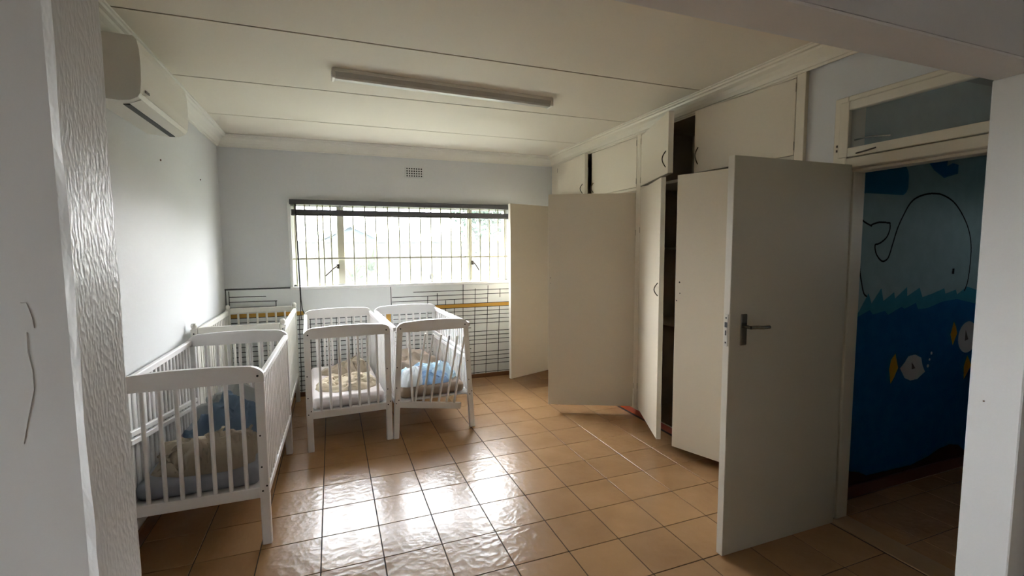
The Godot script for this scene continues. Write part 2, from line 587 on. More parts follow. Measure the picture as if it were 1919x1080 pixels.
func floor_tiles() -> void:
	var st := new_st()
	slab(st, Vector3(WALL_L - 0.05, -0.12, BACK - 0.05), Vector3(3.22, -0.003, -0.90))
	var f := struct("floor", st, M.grout, "glossy tan ceramic floor tiles with dark joints")
	var gap := 0.005
	var cache := {}
	var rng := RandomNumberGenerator.new()
	rng.seed = 11
	for i in range(-4, 10):
		for j in range(-8, 9):
			var x0 := maxf(TILE_X + i * TILE + gap / 2, WALL_L)
			var x1 := minf(TILE_X + (i + 1) * TILE - gap / 2, FACE)
			var z0 := maxf(TILE_Z + j * TILE + gap / 2, BACK)
			var z1 := minf(TILE_Z + (j + 1) * TILE - gap / 2, -0.905)
			if x1 - x0 < 0.01 or z1 - z0 < 0.01:
				continue
			var key := "%.3f_%.3f" % [x1 - x0, z1 - z0]
			if not cache.has(key):
				var t := new_st()
				bx(t, Vector3.ZERO, Vector3(x1 - x0, 0.010, z1 - z0), 0.0012)
				cache[key] = t.commit()
			var b := Basis(Vector3(1, 0, 0), rng.randf_range(-0.0012, 0.0012)) * Basis(Vector3(0, 0, 1), rng.randf_range(-0.0012, 0.0012))
			inst("tile", cache[key], M.tiles[rng.randi() % 3], f, Transform3D(b, Vector3((x0 + x1) / 2, -0.005, (z0 + z1) / 2)))

func ceiling_boards() -> void:
	var st := new_st()
	slab(st, Vector3(WALL_L - 0.1, CEIL + 0.003, BACK - 0.1), Vector3(3.4, CEIL + 0.12, -0.90))
	var c := struct("ceiling", st, M.joint, "cream ceiling boards with narrow dark joints")
	var cuts := [BACK, -4.60, -3.69, -2.78, -1.87, -0.905]
	for i in 5:
		var t := new_st()
		slab(t, Vector3(WALL_L, CEIL, cuts[i] + 0.007), Vector3(3.22, CEIL + 0.006, cuts[i + 1] - 0.007), 0.001)
		obj("ceiling_board", t, M.ceiling, c)

# ---------------------------------------------------------------- back wall and window
const WX0 := -0.385
const WX1 := 2.015
const WY0 := 1.165
const WY1 := 2.055

func back_wall() -> void:
	var st := new_st()
	var zb := BACK - 0.23
	slab(st, Vector3(WALL_L - 0.2, 0, zb), Vector3(WX0, CEIL + 0.1, BACK))
	slab(st, Vector3(WX1, 0, zb), Vector3(3.4, CEIL + 0.1, BACK))
	slab(st, Vector3(WX0, 0, zb), Vector3(WX1, WY0, BACK))
	slab(st, Vector3(WX0, WY1, zb), Vector3(WX1, CEIL + 0.1, BACK))
	var w := struct("wall_back", st, M.wall, "pale blue-grey back wall with white lined panelling under the window")
	st = new_st()
	slab(st, Vector3(WALL_L + 0.001, 0.05, BACK), Vector3(FACE, 1.165, BACK + 0.008), 0.002)
	obj("white_panel", st, M.panel, w)
	st = new_st()
	slab(st, Vector3(WALL_L + 0.001, 1.165, BACK), Vector3(WX0 - 0.03, 1.178, BACK + 0.012), 0.002)
	obj("panel_edge", st, mat(Color(0.25, 0.26, 0.26), 0.5), w)
	st = new_st()
	slab(st, Vector3(-0.975, 0.880, BACK + 0.006), Vector3(-0.30, 0.920, BACK + 0.0105), 0.001)
	obj("yellow_band", st, M.yellow, w)
	st = new_st()
	slab(st, Vector3(1.02, 0.872, BACK + 0.006), Vector3(FACE, 0.912, BACK + 0.0105), 0.001)
	obj("yellow_band", st, M.yellow, w)
	st = new_st()
	slab(st, Vector3(-1.000, 0.30, BACK + 0.006), Vector3(-0.980, 0.925, BACK + 0.0105), 0.001)
	obj("yellow_band", st, M.yellow, w)
	st = new_st()
	slab(st, Vector3(0.545, 0.70, BACK + 0.006), Vector3(0.598, 0.85, BACK + 0.0105), 0.001)
	obj("yellow_band", st, M.yellow, w)
	var lines := [[0.854, 1.075, 2.05, 1.075], [0.616, 1.025, 2.05, 1.023], [0.615, 0.974, 1.745, 0.972], [1.045, 0.915, 2.05, 0.915], [1.05, 0.869, 2.05, 0.869],
		[0.606, 1.165, 0.604, 0.06], [1.018, 1.026, 1.005, 0.30], [1.130, 1.054, 1.123, 0.55], [1.228, 0.966, 1.223, 0.55], [1.332, 0.970, 1.326, 0.55], [1.442, 1.160, 1.427, 0.30], [1.590, 1.093, 1.560, 0.05], [1.750, 1.126, 1.712, 0.05], [1.904, 1.082, 1.901, 0.975], [1.893, 0.866, 1.868, 0.05],
		[-1.006, 1.165, -1.006, 0.05], [-0.978, 1.155, -0.976, 0.05], [-0.974, 1.095, -0.646, 1.092], [-0.974, 1.044, -0.545, 1.041], [-0.977, 0.986, -0.557, 0.986], [-0.557, 1.040, -0.560, 0.05], [-0.452, 0.880, -0.455, 0.05], [-0.343, 0.885, -0.350, 0.05], [-0.238, 0.845, -0.243, 0.05], [-0.132, 0.845, -0.137, 0.05], [0.022, 0.841, 0.010, 0.05], [0.180, 0.841, 0.168, 0.05], [0.33, 0.841, 0.32, 0.05], [0.47, 0.841, 0.465, 0.05],
		[-0.975, 0.877, -0.31, 0.877]]
	for r in 16:
		var y := 0.825 - 0.0505 * r
		lines.append([-0.975, y + 0.004, 0.60, y + 0.002])
		lines.append([0.61, y, 1.53 if r % 5 == 4 else 2.05, y - 0.003])
	for l in lines:
		st = new_st()
		bar(st, Vector3(l[0], l[1], BACK + 0.0085), Vector3(l[2], l[3], BACK + 0.0085), 0.0075, 0.003, Vector3(0, 0, 1), 0.0008)
		obj("black_line", st, M.black, w)

func window() -> void:
	var w := setting("window_1", "wide white-framed window with two mullions and a glowing overcast garden outside", "window")
	var z := BACK - 0.05
	var st := new_st()
	for f in [[Vector3(WX0, WY0, z - 0.04), Vector3(WX0 + 0.035, WY1, z)], [Vector3(WX1 - 0.035, WY0, z - 0.04), Vector3(WX1, WY1, z)], [Vector3(WX0, WY0, z - 0.04), Vector3(WX1, WY0 + 0.035, z)], [Vector3(WX0, WY1 - 0.035, z - 0.04), Vector3(WX1, WY1, z)]]:
		slab(st, f[0], f[1], 0.004)
	obj("window_frame", st, M.white, w)
	for m in [[0.062, 0.135], [1.515, 1.575]]:
		st = new_st()
		slab(st, Vector3(m[0], WY0 + 0.03, z - 0.05), Vector3(m[1], WY1 - 0.03, z + 0.005), 0.004)
		obj("mullion", st, M.steel, w)
	for p in [[WX0 + 0.03, 0.065], [0.13, 1.52], [1.57, WX1 - 0.03]]:
		st = new_st()
		slab(st, Vector3(p[0], WY0 + 0.03, z - 0.024), Vector3(p[1], WY1 - 0.03, z - 0.020))
		obj("pane", st, M.pane, w)
	st = new_st()
	slab(st, Vector3(WX0 - 0.03, WY0 - 0.018, BACK - 0.05), Vector3(WX1 + 0.03, WY0 + 0.014, BACK + 0.03), 0.004)
	obj("window_sill", st, M.white, w)
	st = new_st()
	slab(st, Vector3(WX0 - 0.028, WY0, BACK - 0.01), Vector3(WX0 + 0.004, WY1, BACK + 0.012), 0.003)
	obj("window_frame", st, M.white, w)
	for s in [[0.06, 1.385, -0.13, -0.10], [1.575, 1.40, 0.07, -0.09]]:
		st = new_st()
		tube(st, [Vector3(s[0], s[1], z + 0.008), Vector3(s[0] + s[2] * 0.15, s[1], z + 0.045), Vector3(s[0] + s[2] * 0.4, s[1] + s[3] * 0.25, z + 0.05), Vector3(s[0] + s[2], s[1] + s[3], z + 0.05)], 0.008, 8)
		bx(st, Vector3(s[0], s[1], z + 0.01), Vector3(0.03, 0.05, 0.015), 0.003)
		obj("handle", st, M.handle_dark, w)
	st = new_st()
	tube(st, [Vector3(1.07, 1.22, z + 0.01), Vector3(1.06, 1.26, z + 0.02), Vector3(1.075, 1.285, z + 0.02), Vector3(1.09, 1.26, z + 0.02), Vector3(1.085, 1.23, z + 0.02)], 0.007, 6)
	obj("latch", st, M.handle_dark, w)
	# burglar bars fixed inside the frame
	var b := thing("burglar_bars", "row of thin upright steel burglar bars across the window", "bars")
	var zz := BACK - 0.022
	for x in [-0.347, -0.249, -0.128, -0.075, 0.0, 0.23, 0.354, 0.468, 0.596, 0.719, 0.833, 0.955, 1.079, 1.192, 1.313, 1.429, 1.534, 1.668, 1.783, 1.893, 1.98]:
		st = new_st()
		tube(st, [Vector3(x, WY0 + 0.01, zz), Vector3(x, WY1, zz)], 0.008, 8)
		obj("bar", st, M.bars, b)
	st = new_st()
	slab(st, Vector3(WX0 + 0.001, 1.462, zz - 0.004), Vector3(WX1 - 0.001, 1.482, zz + 0.004), 0.001)
	obj("cross_bar", st, M.steel, b)
	# blind pulled right up
	var v := thing("venetian_blind", "dark grey venetian blind pulled up to the top of the window", "blind")
	st = new_st()
	slab(st, Vector3(WX0 - 0.005, 2.035, BACK + 0.001), Vector3(WX1 + 0.005, 2.085, BACK + 0.045), 0.003)
	obj("headrail", st, M.blind, v)
	for k in 8:
		st = new_st()
		slab(st, Vector3(WX0 + 0.01, 1.9405 + 0.0055 * k, BACK + 0.005), Vector3(WX1 - 0.005, 1.945 + 0.0055 * k, BACK + 0.042), 0.001)
		obj("slat", st, M.blind, v)
	st = new_st()
	slab(st, Vector3(WX0 + 0.008, 1.920, BACK + 0.008), Vector3(WX1 - 0.003, 1.940, BACK + 0.040), 0.003)
	obj("bottom_rail", st, M.blind, v)
	for x in [-0.20, 0.10, 0.55, 1.0, 1.45, 1.85]:
		st = new_st()
		tube(st, [Vector3(x, 1.935, BACK + 0.024), Vector3(x, 2.04, BACK + 0.024)], 0.004, 5)
		obj("ladder_cord", st, M.blind, v)
	st = new_st()
	tube(st, [Vector3(-0.33, 2.04, BACK + 0.05), Vector3(-0.325, 1.6, BACK + 0.052), Vector3(-0.318, 1.2, BACK + 0.055), Vector3(-0.316, 1.05, BACK + 0.07), Vector3(-0.305, 0.95, BACK + 0.10), Vector3(-0.27, 0.86, BACK + 0.12)], 0.0045, 6)
	tube(st, [Vector3(-0.335, 2.04, BACK + 0.05), Vector3(-0.33, 1.5, BACK + 0.05), Vector3(-0.322, 1.1, BACK + 0.055), Vector3(-0.325, 0.92, BACK + 0.06), Vector3(-0.32, 0.84, BACK + 0.07)], 0.004, 6)
	obj("pull_cord", st, M.black, v)

func outside() -> void:
	const G := 0.35
	var st := new_st()
	slab(st, Vector3(-60, G - 0.3, -80), Vector3(65, G, BACK - 0.235))
	struct("ground", st, mat(Color(0.36, 0.37, 0.30), 0.9), "pale garden ground outside the window")
	# neighbouring outbuilding with a gable
	var h := thing("neighbour_house", "grey gabled roof of a low house beyond the garden wall", "house", Vector3(1.45, G, -40.0))
	st = new_st()
	slab(st, Vector3(-2.5, 0, -6), Vector3(2.7, 1.75, 0), 0.0)
	obj("wall", st, mat(Color(0.45, 0.45, 0.43), 0.9, 0.08), h)
	st = new_st()
	prism(st, PackedVector2Array([Vector2(-2.4, 1.74), Vector2(2.6, 1.74), Vector2(0.0, 2.95)]), -5.9, 0.05)
	obj("gable", st, mat(Color(0.20, 0.225, 0.245), 0.9, 0.08), h)
	for s in [-1.0, 1.0]:
		st = new_st()
		bar(st, Vector3(0, 3.05, -2.8), Vector3(3.0 * s, 1.62, -2.8), 0.13, 6.4, Vector3(0, 0, 1), 0.01)
		obj("roof", st, mat(Color(0.19, 0.21, 0.23), 0.9, 0.08), h)
	var gw := thing("garden_wall", "boundary wall outside the window, darkened in colour so the bars show", "wall", Vector3(0, G, -15.0))
	st = new_st()
	slab(st, Vector3(-14, 0, -0.2), Vector3(18, 1.42, 0), 0.01)
	obj("masonry", st, mat(Color(0.25, 0.255, 0.25), 0.95, 0.08), gw)  # masonry colour set dark so the bars stand out against the glare
	st = new_st()
	slab(st, Vector3(-14, 1.42, -0.25), Vector3(18, 1.47, 0.05), 0.01)
	obj("coping", st, mat(Color(0.27, 0.27, 0.26), 0.95, 0.08), gw)
	# spiky yucca with two crowns
	var rng := RandomNumberGenerator.new()
	rng.seed = 5
	var leaf_m := mat(Color(0.235, 0.26, 0.10), 0.8, 0.08)
	var leaf_g := mat(Color(0.17, 0.22, 0.10), 0.8, 0.08)
	var y := thing("yucca_plant", "spiky yellow-green yucca with two leafy crowns outside the window", "plant", Vector3(0.52, G, -8.2))
	for crown in [[Vector3(0.09, 0.86, 0.0), 1.0, 64], [Vector3(-0.20, 0.70, 0.12), 0.85, 40]]:
		st = new_st()
		tube(st, [Vector3(crown[0].x * 0.4, 0, 0), crown[0]], 0.06, 8)
		obj("stem", st, mat(Color(0.25, 0.21, 0.15), 0.9), y)
		for k in crown[2]:
			var a := rng.randf() * TAU
			var e := rng.randf_range(-0.45, 1.4)
			var d := Vector3(cos(a) * cos(e), sin(e), sin(a) * cos(e))
			var l: float = rng.randf_range(0.32, 0.52) * crown[1]
			var side := d.cross(Vector3.UP).normalized() * 0.022
			var p0: Vector3 = crown[0] + d * 0.03
			var p1 := p0 + d * l * 0.45 + Vector3(0, 0.015, 0)
			var p2 := p0 + d * l + Vector3(0, -0.07 * cos(e), 0)
			var up := side.cross(d).normalized() * 0.005
			st = new_st()
			for sgn in [-1.0, 1.0]:
				quad(st, p0 - side * 0.6, p0 + up * sgn, p1 + up * sgn, p1 - side, p0 - up * sgn * 9.0)
				quad(st, p0 + side * 0.6, p0 + up * sgn, p1 + up * sgn, p1 + side, p0 - up * sgn * 9.0)
				tri(st, p1 - side, p1 + up * sgn, p2, p1 - up * sgn * 9.0)
				tri(st, p1 + side, p1 + up * sgn, p2, p1 - up * sgn * 9.0)
			obj("leaf", st, leaf_m if k % 3 else leaf_g, y)
	# bare shrub on the left
	var sh := thing("bare_shrub", "leafless forked shrub outside the window beside the yucca", "shrub", Vector3(-0.42, G, -9.4))
	st = new_st()
	for k in 9:
		var a := rng.randf() * TAU
		var p := Vector3(0, 0.15, 0)
		var path := [p]
		for i in 4:
			p += Vector3(cos(a) * rng.randf_range(0.03, 0.10), rng.randf_range(0.24, 0.36), sin(a) * 0.08)
			a += rng.randf_range(-0.7, 0.7)
			path.append(p)
		tube(st, path, 0.013, 5)
	obj("branches", st, mat(Color(0.20, 0.19, 0.17), 0.9, 0.08), sh)
	st = new_st()
	tube(st, [Vector3(0, 0, 0), Vector3(0, 0.2, 0)], 0.04, 6)
	obj("trunk", st, mat(Color(0.20, 0.19, 0.17), 0.9, 0.08), sh)
	# grey rocks
	for r in [[Vector3(1.20, G, -9.0), Vector3(0.42, 1.25, 0.4), "larger blue-grey rock standing beside the yucca"], [Vector3(1.80, G, -9.5), Vector3(0.36, 1.05, 0.36), "smaller blue-grey rock away from the yucca"]]:
		var st2 := new_st()
		crumple(st2, r[0], r[1].x / 2.0, r[1].z / 2.0, r[1].y, 60 + int(r[1].x * 100), 0.3, 0.08, 2.5, 1.4)
		st2.generate_normals()
		tag(obj("garden_rock", st2, mat(Color(0.20, 0.21, 0.235), 0.9, 0.08)), r[2], "rock", "garden rocks")
	# tree on the right
	var t := thing("garden_tree", "hazy leafy tree behind the far right light of the window", "tree", Vector3(3.75, G, -12.0))
	st = new_st()
	tube(st, [Vector3(0.35, 0, 0), Vector3(0.3, 1.0, 0), Vector3(0.15, 1.8, 0), Vector3(0, 2.8, 0)], 0.07, 7)
	tube(st, [Vector3(0.25, 1.1, 0), Vector3(-0.2, 1.6, 0.1), Vector3(-0.5, 2.0, 0.1)], 0.035, 6)
	obj("trunk", st, mat(Color(0.18, 0.17, 0.16), 0.9, 0.08), t)
	st = new_st()
	for k in 1500:
		var c := Vector3(rng.randfn(0.25, 0.40), 2.05 + rng.randfn(0.0, 0.42), rng.randfn(0, 0.4))
		if k % 4 == 0:
			c = Vector3(rng.randfn(-0.25, 0.25), 2.15 + rng.randfn(0.0, 0.25), rng.randfn(0, 0.3))
		var u := Vector3(rng.randfn(), rng.randfn(), rng.randfn()).normalized() * 0.06
		var v := u.cross(Vector3(rng.randfn(), rng.randfn(), rng.randfn()).normalized()).normalized() * 0.035
		quad(st, c - u, c - v, c + u, c + v, c + u.cross(v) * 100.0)
	var fol := obj("foliage", st, mat(Color(0.16, 0.205, 0.165), 0.9, 0.08), t)
	fol.set_meta("kind", "stuff")

# ---------------------------------------------------------------- doorway, door, passage with the mural
func doorway() -> void:
	var fr := setting("trim_4", "cream painted door frame with a glazed fanlight above", "door frame")
	var st := new_st()
	# frame: opening z -1.775 .. -0.962, head at 1.985 .. 2.03
	for f in [[-1.85, -1.778, 0.0, 2.365], [-0.958, -0.905, 0.0, 2.365]]:
		slab(st, Vector3(FACE, f[2], f[0]), Vector3(2.75, f[3], f[1]), 0.004)
	obj("jamb", st, M.frame, fr)
	st = new_st()
	slab(st, Vector3(FACE, 1.985, -1.778), Vector3(2.75, 2.040, -0.958), 0.004)
	slab(st, Vector3(FACE + 0.055, 1.970, -1.778), Vector3(2.75, 1.986, -0.958), 0.003)
	obj("transom_bar", st, M.frame, fr)
	st = new_st()
	slab(st, Vector3(FACE, 2.338, -1.778), Vector3(2.75, 2.365, -0.958), 0.004)
	obj("head", st, M.frame, fr)
	st = new_st()
	slab(st, Vector3(FACE + 0.055, 0.0, -1.779), Vector3(2.75, 1.970, -1.764), 0.003)
	obj("door_stop", st, M.frame, fr)
	st = new_st()
	var x0 := FACE - 0.006
	for f in [[-1.818, -1.769, 2.044, 2.336], [-0.975, -0.935, 2.044, 2.336], [-1.769, -0.975, 2.044, 2.092], [-1.769, -0.975, 2.290, 2.336]]:
		slab(st, Vector3(x0, f[2], f[0]), Vector3(x0 + 0.04, f[3], f[1]), 0.003)
	var sash := obj("fanlight_sash", st, M.frame, fr)
	st = new_st()
	slab(st, Vector3(x0 + 0.018, 2.090, -1.771), Vector3(x0 + 0.022, 2.292, -0.973))
	obj("pane", st, M.dark_pane, sash)
	for y in [2.085, 2.110]:
		st = new_st()
		tube(st, [Vector3(x0 - 0.004, y - 0.006, -1.823), Vector3(x0 - 0.004, y + 0.006, -1.823)], 0.004, 6)
		obj("hinge", st, M.handle_dark, sash)
	st = new_st()
	tube(st, [Vector3(x0 - 0.004, 2.056, -1.72), Vector3(x0 - 0.012, 2.060, -1.66), Vector3(x0 - 0.010, 2.066, -1.62)], 0.004, 6)
	obj("catch", st, M.handle_dark, sash)
	st = new_st()
	tube(st, [Vector3(2.66, 2.14, -1.775), Vector3(2.675, 2.145, -1.70), Vector3(2.70, 2.135, -1.62)], 0.004, 6)
	obj("stay", st, M.handle_dark, sash)
	# threshold strip
	st = new_st()
	slab(st, Vector3(FACE, -0.05, -1.775), Vector3(2.755, 0.003, -0.96), 0.002)
	struct("trim_5", st, M.threshold, "pale worn threshold strip in the doorway")
	# the door itself, swung square into the room
	var d := setting("door_1", "flush cream door, its colour greyed for shade, standing wide open with a chrome lever handle", "door")
	d.position = Vector3(2.602, 0, -1.775)
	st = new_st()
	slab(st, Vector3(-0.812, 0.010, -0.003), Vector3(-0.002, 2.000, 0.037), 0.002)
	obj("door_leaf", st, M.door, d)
	st = new_st()
	slab(st, Vector3(-0.8145, 0.010, -0.002), Vector3(-0.8115, 2.000, 0.036), 0.001)
	obj("edge_strip", st, M.cream_edge, d)
	st = new_st()
	bx(st, Vector3(-0.727, 1.163, 0.040), Vector3(0.040, 0.155, 0.008), 0.003)
	var pl := obj("handle_plate", st, M.chrome, d)
	st = new_st()
	tube(st, [Vector3(-0.727, 1.180, 0.040), Vector3(-0.727, 1.180, 0.085)], 0.009, 10)
	tube(st, [Vector3(-0.727, 1.180, 0.083), Vector3(-0.70, 1.181, 0.092), Vector3(-0.66, 1.178, 0.095), Vector3(-0.615, 1.177, 0.090)], 0.0095, 10)
	obj("lever", st, M.chrome, pl)
	st = new_st()
	bx(st, Vector3(-0.8155, 1.163, 0.017), Vector3(0.003, 0.158, 0.022), 0.001)
	var lp := obj("lock_plate", st, M.plastic, d)
	for q in [[1.190, 0.026, 0.016], [1.150, 0.024, 0.008], [1.224, 0.008, 0.008], [1.102, 0.008, 0.008]]:
		st = new_st()
		bx(st, Vector3(-0.8172, q[0], 0.017), Vector3(0.0016, q[1], q[2]), 0.0004)
		obj("lock_slot", st, M.screw, lp)
	for y in [0.25, 1.0, 1.78]:
		st = new_st()
		tube(st, [Vector3(-0.001, y - 0.05, -0.006), Vector3(-0.001, y + 0.05, -0.006)], 0.006, 8)
		obj("hinge", st, M.handle_dark, d)
	# passage beyond
	st = new_st()
	slab(st, Vector3(2.745, -0.12, -1.90), Vector3(5.4, -0.003, -0.80))
	var pf := struct("floor_passage", st, M.grout, "tan tiled floor of the dim passage")
	for i in range(9, 18):
		for j in range(4, 9):
			var tx0 := maxf(TILE_X + i * TILE + 0.0025, 2.757)
			var tx1 := minf(TILE_X + (i + 1) * TILE - 0.0025, 5.19)
			var tz0 := maxf(TILE_Z + j * TILE + 0.0025, -1.885)
			var tz1 := minf(TILE_Z + (j + 1) * TILE - 0.0025, -0.905)
			if tx1 - tx0 < 0.01 or tz1 - tz0 < 0.01:
				continue
			st = new_st()
			bx(st, Vector3((tx0 + tx1) / 2, -0.005, (tz0 + tz1) / 2), Vector3(tx1 - tx0, 0.010, tz1 - tz0), 0.0012)
			obj("tile", st, M.tiles[(i * 2 + j) % 3], pf)
	st = new_st()
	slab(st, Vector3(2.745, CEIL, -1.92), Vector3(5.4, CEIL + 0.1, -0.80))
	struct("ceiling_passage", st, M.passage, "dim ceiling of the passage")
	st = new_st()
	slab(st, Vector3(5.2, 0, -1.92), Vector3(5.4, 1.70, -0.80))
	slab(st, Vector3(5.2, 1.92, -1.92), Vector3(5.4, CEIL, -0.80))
	slab(st, Vector3(5.2, 1.70, -1.92), Vector3(5.4, 1.92, -1.33))  # gap beside this piece is an added, unseen opening that brightens the mural
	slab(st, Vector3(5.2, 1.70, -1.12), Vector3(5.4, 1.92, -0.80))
	struct("wall_passage_end", st, M.passage, "dim end wall of the passage with a small opening added to light the mural")
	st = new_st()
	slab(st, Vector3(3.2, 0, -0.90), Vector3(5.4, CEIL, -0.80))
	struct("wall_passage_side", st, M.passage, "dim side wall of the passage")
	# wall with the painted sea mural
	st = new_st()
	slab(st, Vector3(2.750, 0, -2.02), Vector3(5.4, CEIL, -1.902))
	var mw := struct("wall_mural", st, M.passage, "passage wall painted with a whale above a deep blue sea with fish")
	var pm := mat(Color.WHITE, 0.95, 0.2)
	pm.albedo_texture = mural()
	var sm := new_st()
	var a := Vector3(2.752, 0.07, -1.9)
	var b := Vector3(4.802, 2.63, -1.9)
	var corner := [[a.x, a.y, 0.0, 1.0], [a.x, b.y, 0.0, 0.0], [b.x, b.y, 1.0, 0.0], [b.x, a.y, 1.0, 1.0]]
	for e in [0, 1, 2, 0, 2, 3]:
		sm.set_normal(Vector3(0, 0, 1))
		sm.set_uv(Vector2(corner[e][2], corner[e][3]))
		sm.add_vertex(Vector3(corner[e][0], corner[e][1], -1.9))
	obj("mural_paint", sm, pm, mw)
	st = new_st()
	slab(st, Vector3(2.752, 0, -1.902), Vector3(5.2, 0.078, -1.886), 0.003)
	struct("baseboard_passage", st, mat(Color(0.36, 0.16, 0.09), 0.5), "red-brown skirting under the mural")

func mural() -> ImageTexture:
	var W := 820
	var H := 1024
	var x0 := 2.752
	var y1 := 2.63
	var s := 400.0     # pixels a metre
	var im := Image.create(W, H, false, Image.FORMAT_RGB8)
	var n := FastNoiseLite.new()
	n.seed = 2
	n.frequency = 0.02
	var sky_c := Color(0.58, 0.68, 0.69)
	var wave_c := Color(0.22, 0.52, 0.60)
	var sea_c := Color(0.02, 0.36, 0.56)
	var sand_c := Color(0.24, 0.15, 0.09)
	var top := [[2.70, 1.10], [2.80, 1.20], [2.86, 1.13], [2.963, 1.169], [3.046, 1.283], [3.08, 1.22], [3.163, 1.310], [3.19, 1.23], [3.288, 1.281], [3.30, 1.24], [3.412, 1.309], [3.42, 1.25], [3.54, 1.300], [3.576, 1.237], [3.682, 1.257], [3.803, 1.287], [3.82, 1.25], [3.933, 1.274], [3.95, 1.24], [4.06, 1.29], [4.185, 1.26], [4.30, 1.30], [4.9, 1.27]]
	var bot := [[2.70, 1.15], [2.929, 1.153], [3.065, 1.199], [3.10, 1.17], [3.211, 1.188], [3.24, 1.16], [3.371, 1.204], [3.40, 1.19], [3.512, 1.223], [3.54, 1.18], [3.636, 1.183], [3.797, 1.219], [3.953, 1.229], [4.158, 1.190], [4.9, 1.19]]
	var bed := [[2.70, 0.15], [2.85, 0.17], [2.941, 0.179], [3.05, 0.15], [3.126, 0.116], [3.572, 0.107], [3.760, 0.137], [3.87, 0.172], [3.989, 0.184], [4.09, 0.165], [4.172, 0.112], [4.9, 0.12]]
	var at := func(L: Array, x: float):
		for i in L.size() - 1:
			if x >= L[i][0] and x < L[i + 1][0]:
				return lerpf(L[i][1], L[i + 1][1], (x - L[i][0]) / (L[i + 1][0] - L[i][0]))
		return L[-1][1]
	for px in W:
		var x := x0 + px / s
		var yt: float = at.call(top, x)
		var yb: float = at.call(bot, x) - 0.02
		var yd: float = at.call(bed, x)
		for py in H:
			var y := y1 - py / s
			var g := n.get_noise_2d(px, py) * 0.03
			var c := sky_c
			if y < yd:
				c = sand_c
			elif y < yb:
				c = sea_c
			elif y < yt:
				c = wave_c
			im.set_pixel(px, py, Color(c.r + g, c.g + g, c.b + g))
	var fill := func(poly: Array, c: Color):
		var pg := PackedVector2Array(poly)
		var lo := pg[0]
		var hi := pg[0]
		for p in pg:
			lo = lo.min(p)
			hi = hi.max(p)
		for px in range(maxi(0, int((lo.x - x0) * s)), mini(W, int((hi.x - x0) * s) + 2)):
			for py in range(maxi(0, int((y1 - hi.y) * s)), mini(H, int((y1 - lo.y) * s) + 2)):
				if Geometry2D.is_point_in_polygon(Vector2(x0 + px / s, y1 - py / s), pg):
					im.set_pixel(px, py, c)
	var disc := func(c: Vector2, r: float, col: Color):
		for px in range(maxi(0, int((c.x - r - x0) * s)), mini(W, int((c.x + r - x0) * s) + 2)):
			for py in range(maxi(0, int((y1 - c.y - r) * s)), mini(H, int((y1 - c.y + r) * s) + 2)):
				if Vector2(x0 + px / s, y1 - py / s).distance_to(c) < r:
					im.set_pixel(px, py, col)
	var stroke := func(L: Array, r: float, col: Color):
		var cv := Curve2D.new()
		for i in L.size():
			var t: Vector2 = (L[mini(i + 1, L.size() - 1)] - L[maxi(i - 1, 0)]) / 6.0
			cv.add_point(L[i], -t, t)
		cv.bake_interval = 0.004
		for p in cv.get_baked_points():
			disc.call(p, r, col)
	var V := func(a, b): return Vector2(a, b)
	var cloud_c := Color(0.10, 0.42, 0.58)
	for e in [[Vector2(2.95, 1.965), 0.085], [Vector2(3.05, 1.985), 0.095], [Vector2(3.17, 1.985), 0.10], [Vector2(3.27, 1.985), 0.092], [Vector2(3.30, 1.945), 0.062], [Vector2(2.86, 1.95), 0.07]]:
		disc.call(e[0], e[1], cloud_c)
	fill.call([V.call(2.85, 1.885), V.call(3.30, 1.885), V.call(3.36, 1.96), V.call(3.28, 2.06), V.call(2.85, 2.0)], cloud_c)
	var drop_c := Color(0.07, 0.38, 0.58)
	fill.call([V.call(3.53, 2.11), V.call(3.573, 2.13), V.call(3.626, 2.103), V.call(3.618, 2.19), V.call(3.68, 2.22), V.call(3.745, 2.19), V.call(3.744, 2.083), V.call(3.80, 2.105), V.call(3.862, 2.099), V.call(3.862, 2.041), V.call(3.717, 2.007), V.call(3.61, 2.05)], drop_c)
	var ink := Color(0.04, 0.06, 0.07)
	stroke.call([V.call(2.88, 1.79), V.call(2.921, 1.750), V.call(2.967, 1.717), V.call(3.037, 1.691)], 0.005, ink)
	stroke.call([V.call(3.037, 1.691), V.call(3.049, 1.701), V.call(3.117, 1.714), V.call(3.208, 1.710)], 0.005, ink)
	stroke.call([V.call(3.208, 1.710), V.call(3.209, 1.670), V.call(3.183, 1.623), V.call(3.128, 1.589), V.call(3.082, 1.579)], 0.005, ink)
	stroke.call([V.call(3.082, 1.579), V.call(3.083, 1.552), V.call(3.103, 1.514), V.call(3.145, 1.481), V.call(3.180, 1.479), V.call(3.214, 1.504), V.call(3.246, 1.585), V.call(3.283, 1.679), V.call(3.335, 1.765), V.call(3.395, 1.839), V.call(3.474, 1.880), V.call(3.598, 1.903), V.call(3.714, 1.898), V.call(3.839, 1.856), V.call(3.940, 1.781), V.call(4.022, 1.686), V.call(4.067, 1.583), V.call(4.076, 1.470), V.call(4.062, 1.329), V.call(4.032, 1.263)], 0.005, ink)
	stroke.call([V.call(2.90, 1.582), V.call(2.948, 1.577), V.call(2.946, 1.520), V.call(2.957, 1.420), V.call(2.979, 1.345), V.call(3.003, 1.285), V.call(3.030, 1.265)], 0.005, ink)
	fill.call([V.call(3.878, 1.415), V.call(3.902, 1.417), V.call(3.900, 1.382), V.call(3.876, 1.381)], ink)
	var tail_c := Color(0.76, 0.60, 0.16)
	var body_c := Color(0.74, 0.73, 0.72)
	fill.call([V.call(3.285, 0.789), V.call(3.30, 0.85), V.call(3.339, 0.884), V.call(3.374, 0.789), V.call(3.34, 0.73), V.call(3.307, 0.691)], tail_c)
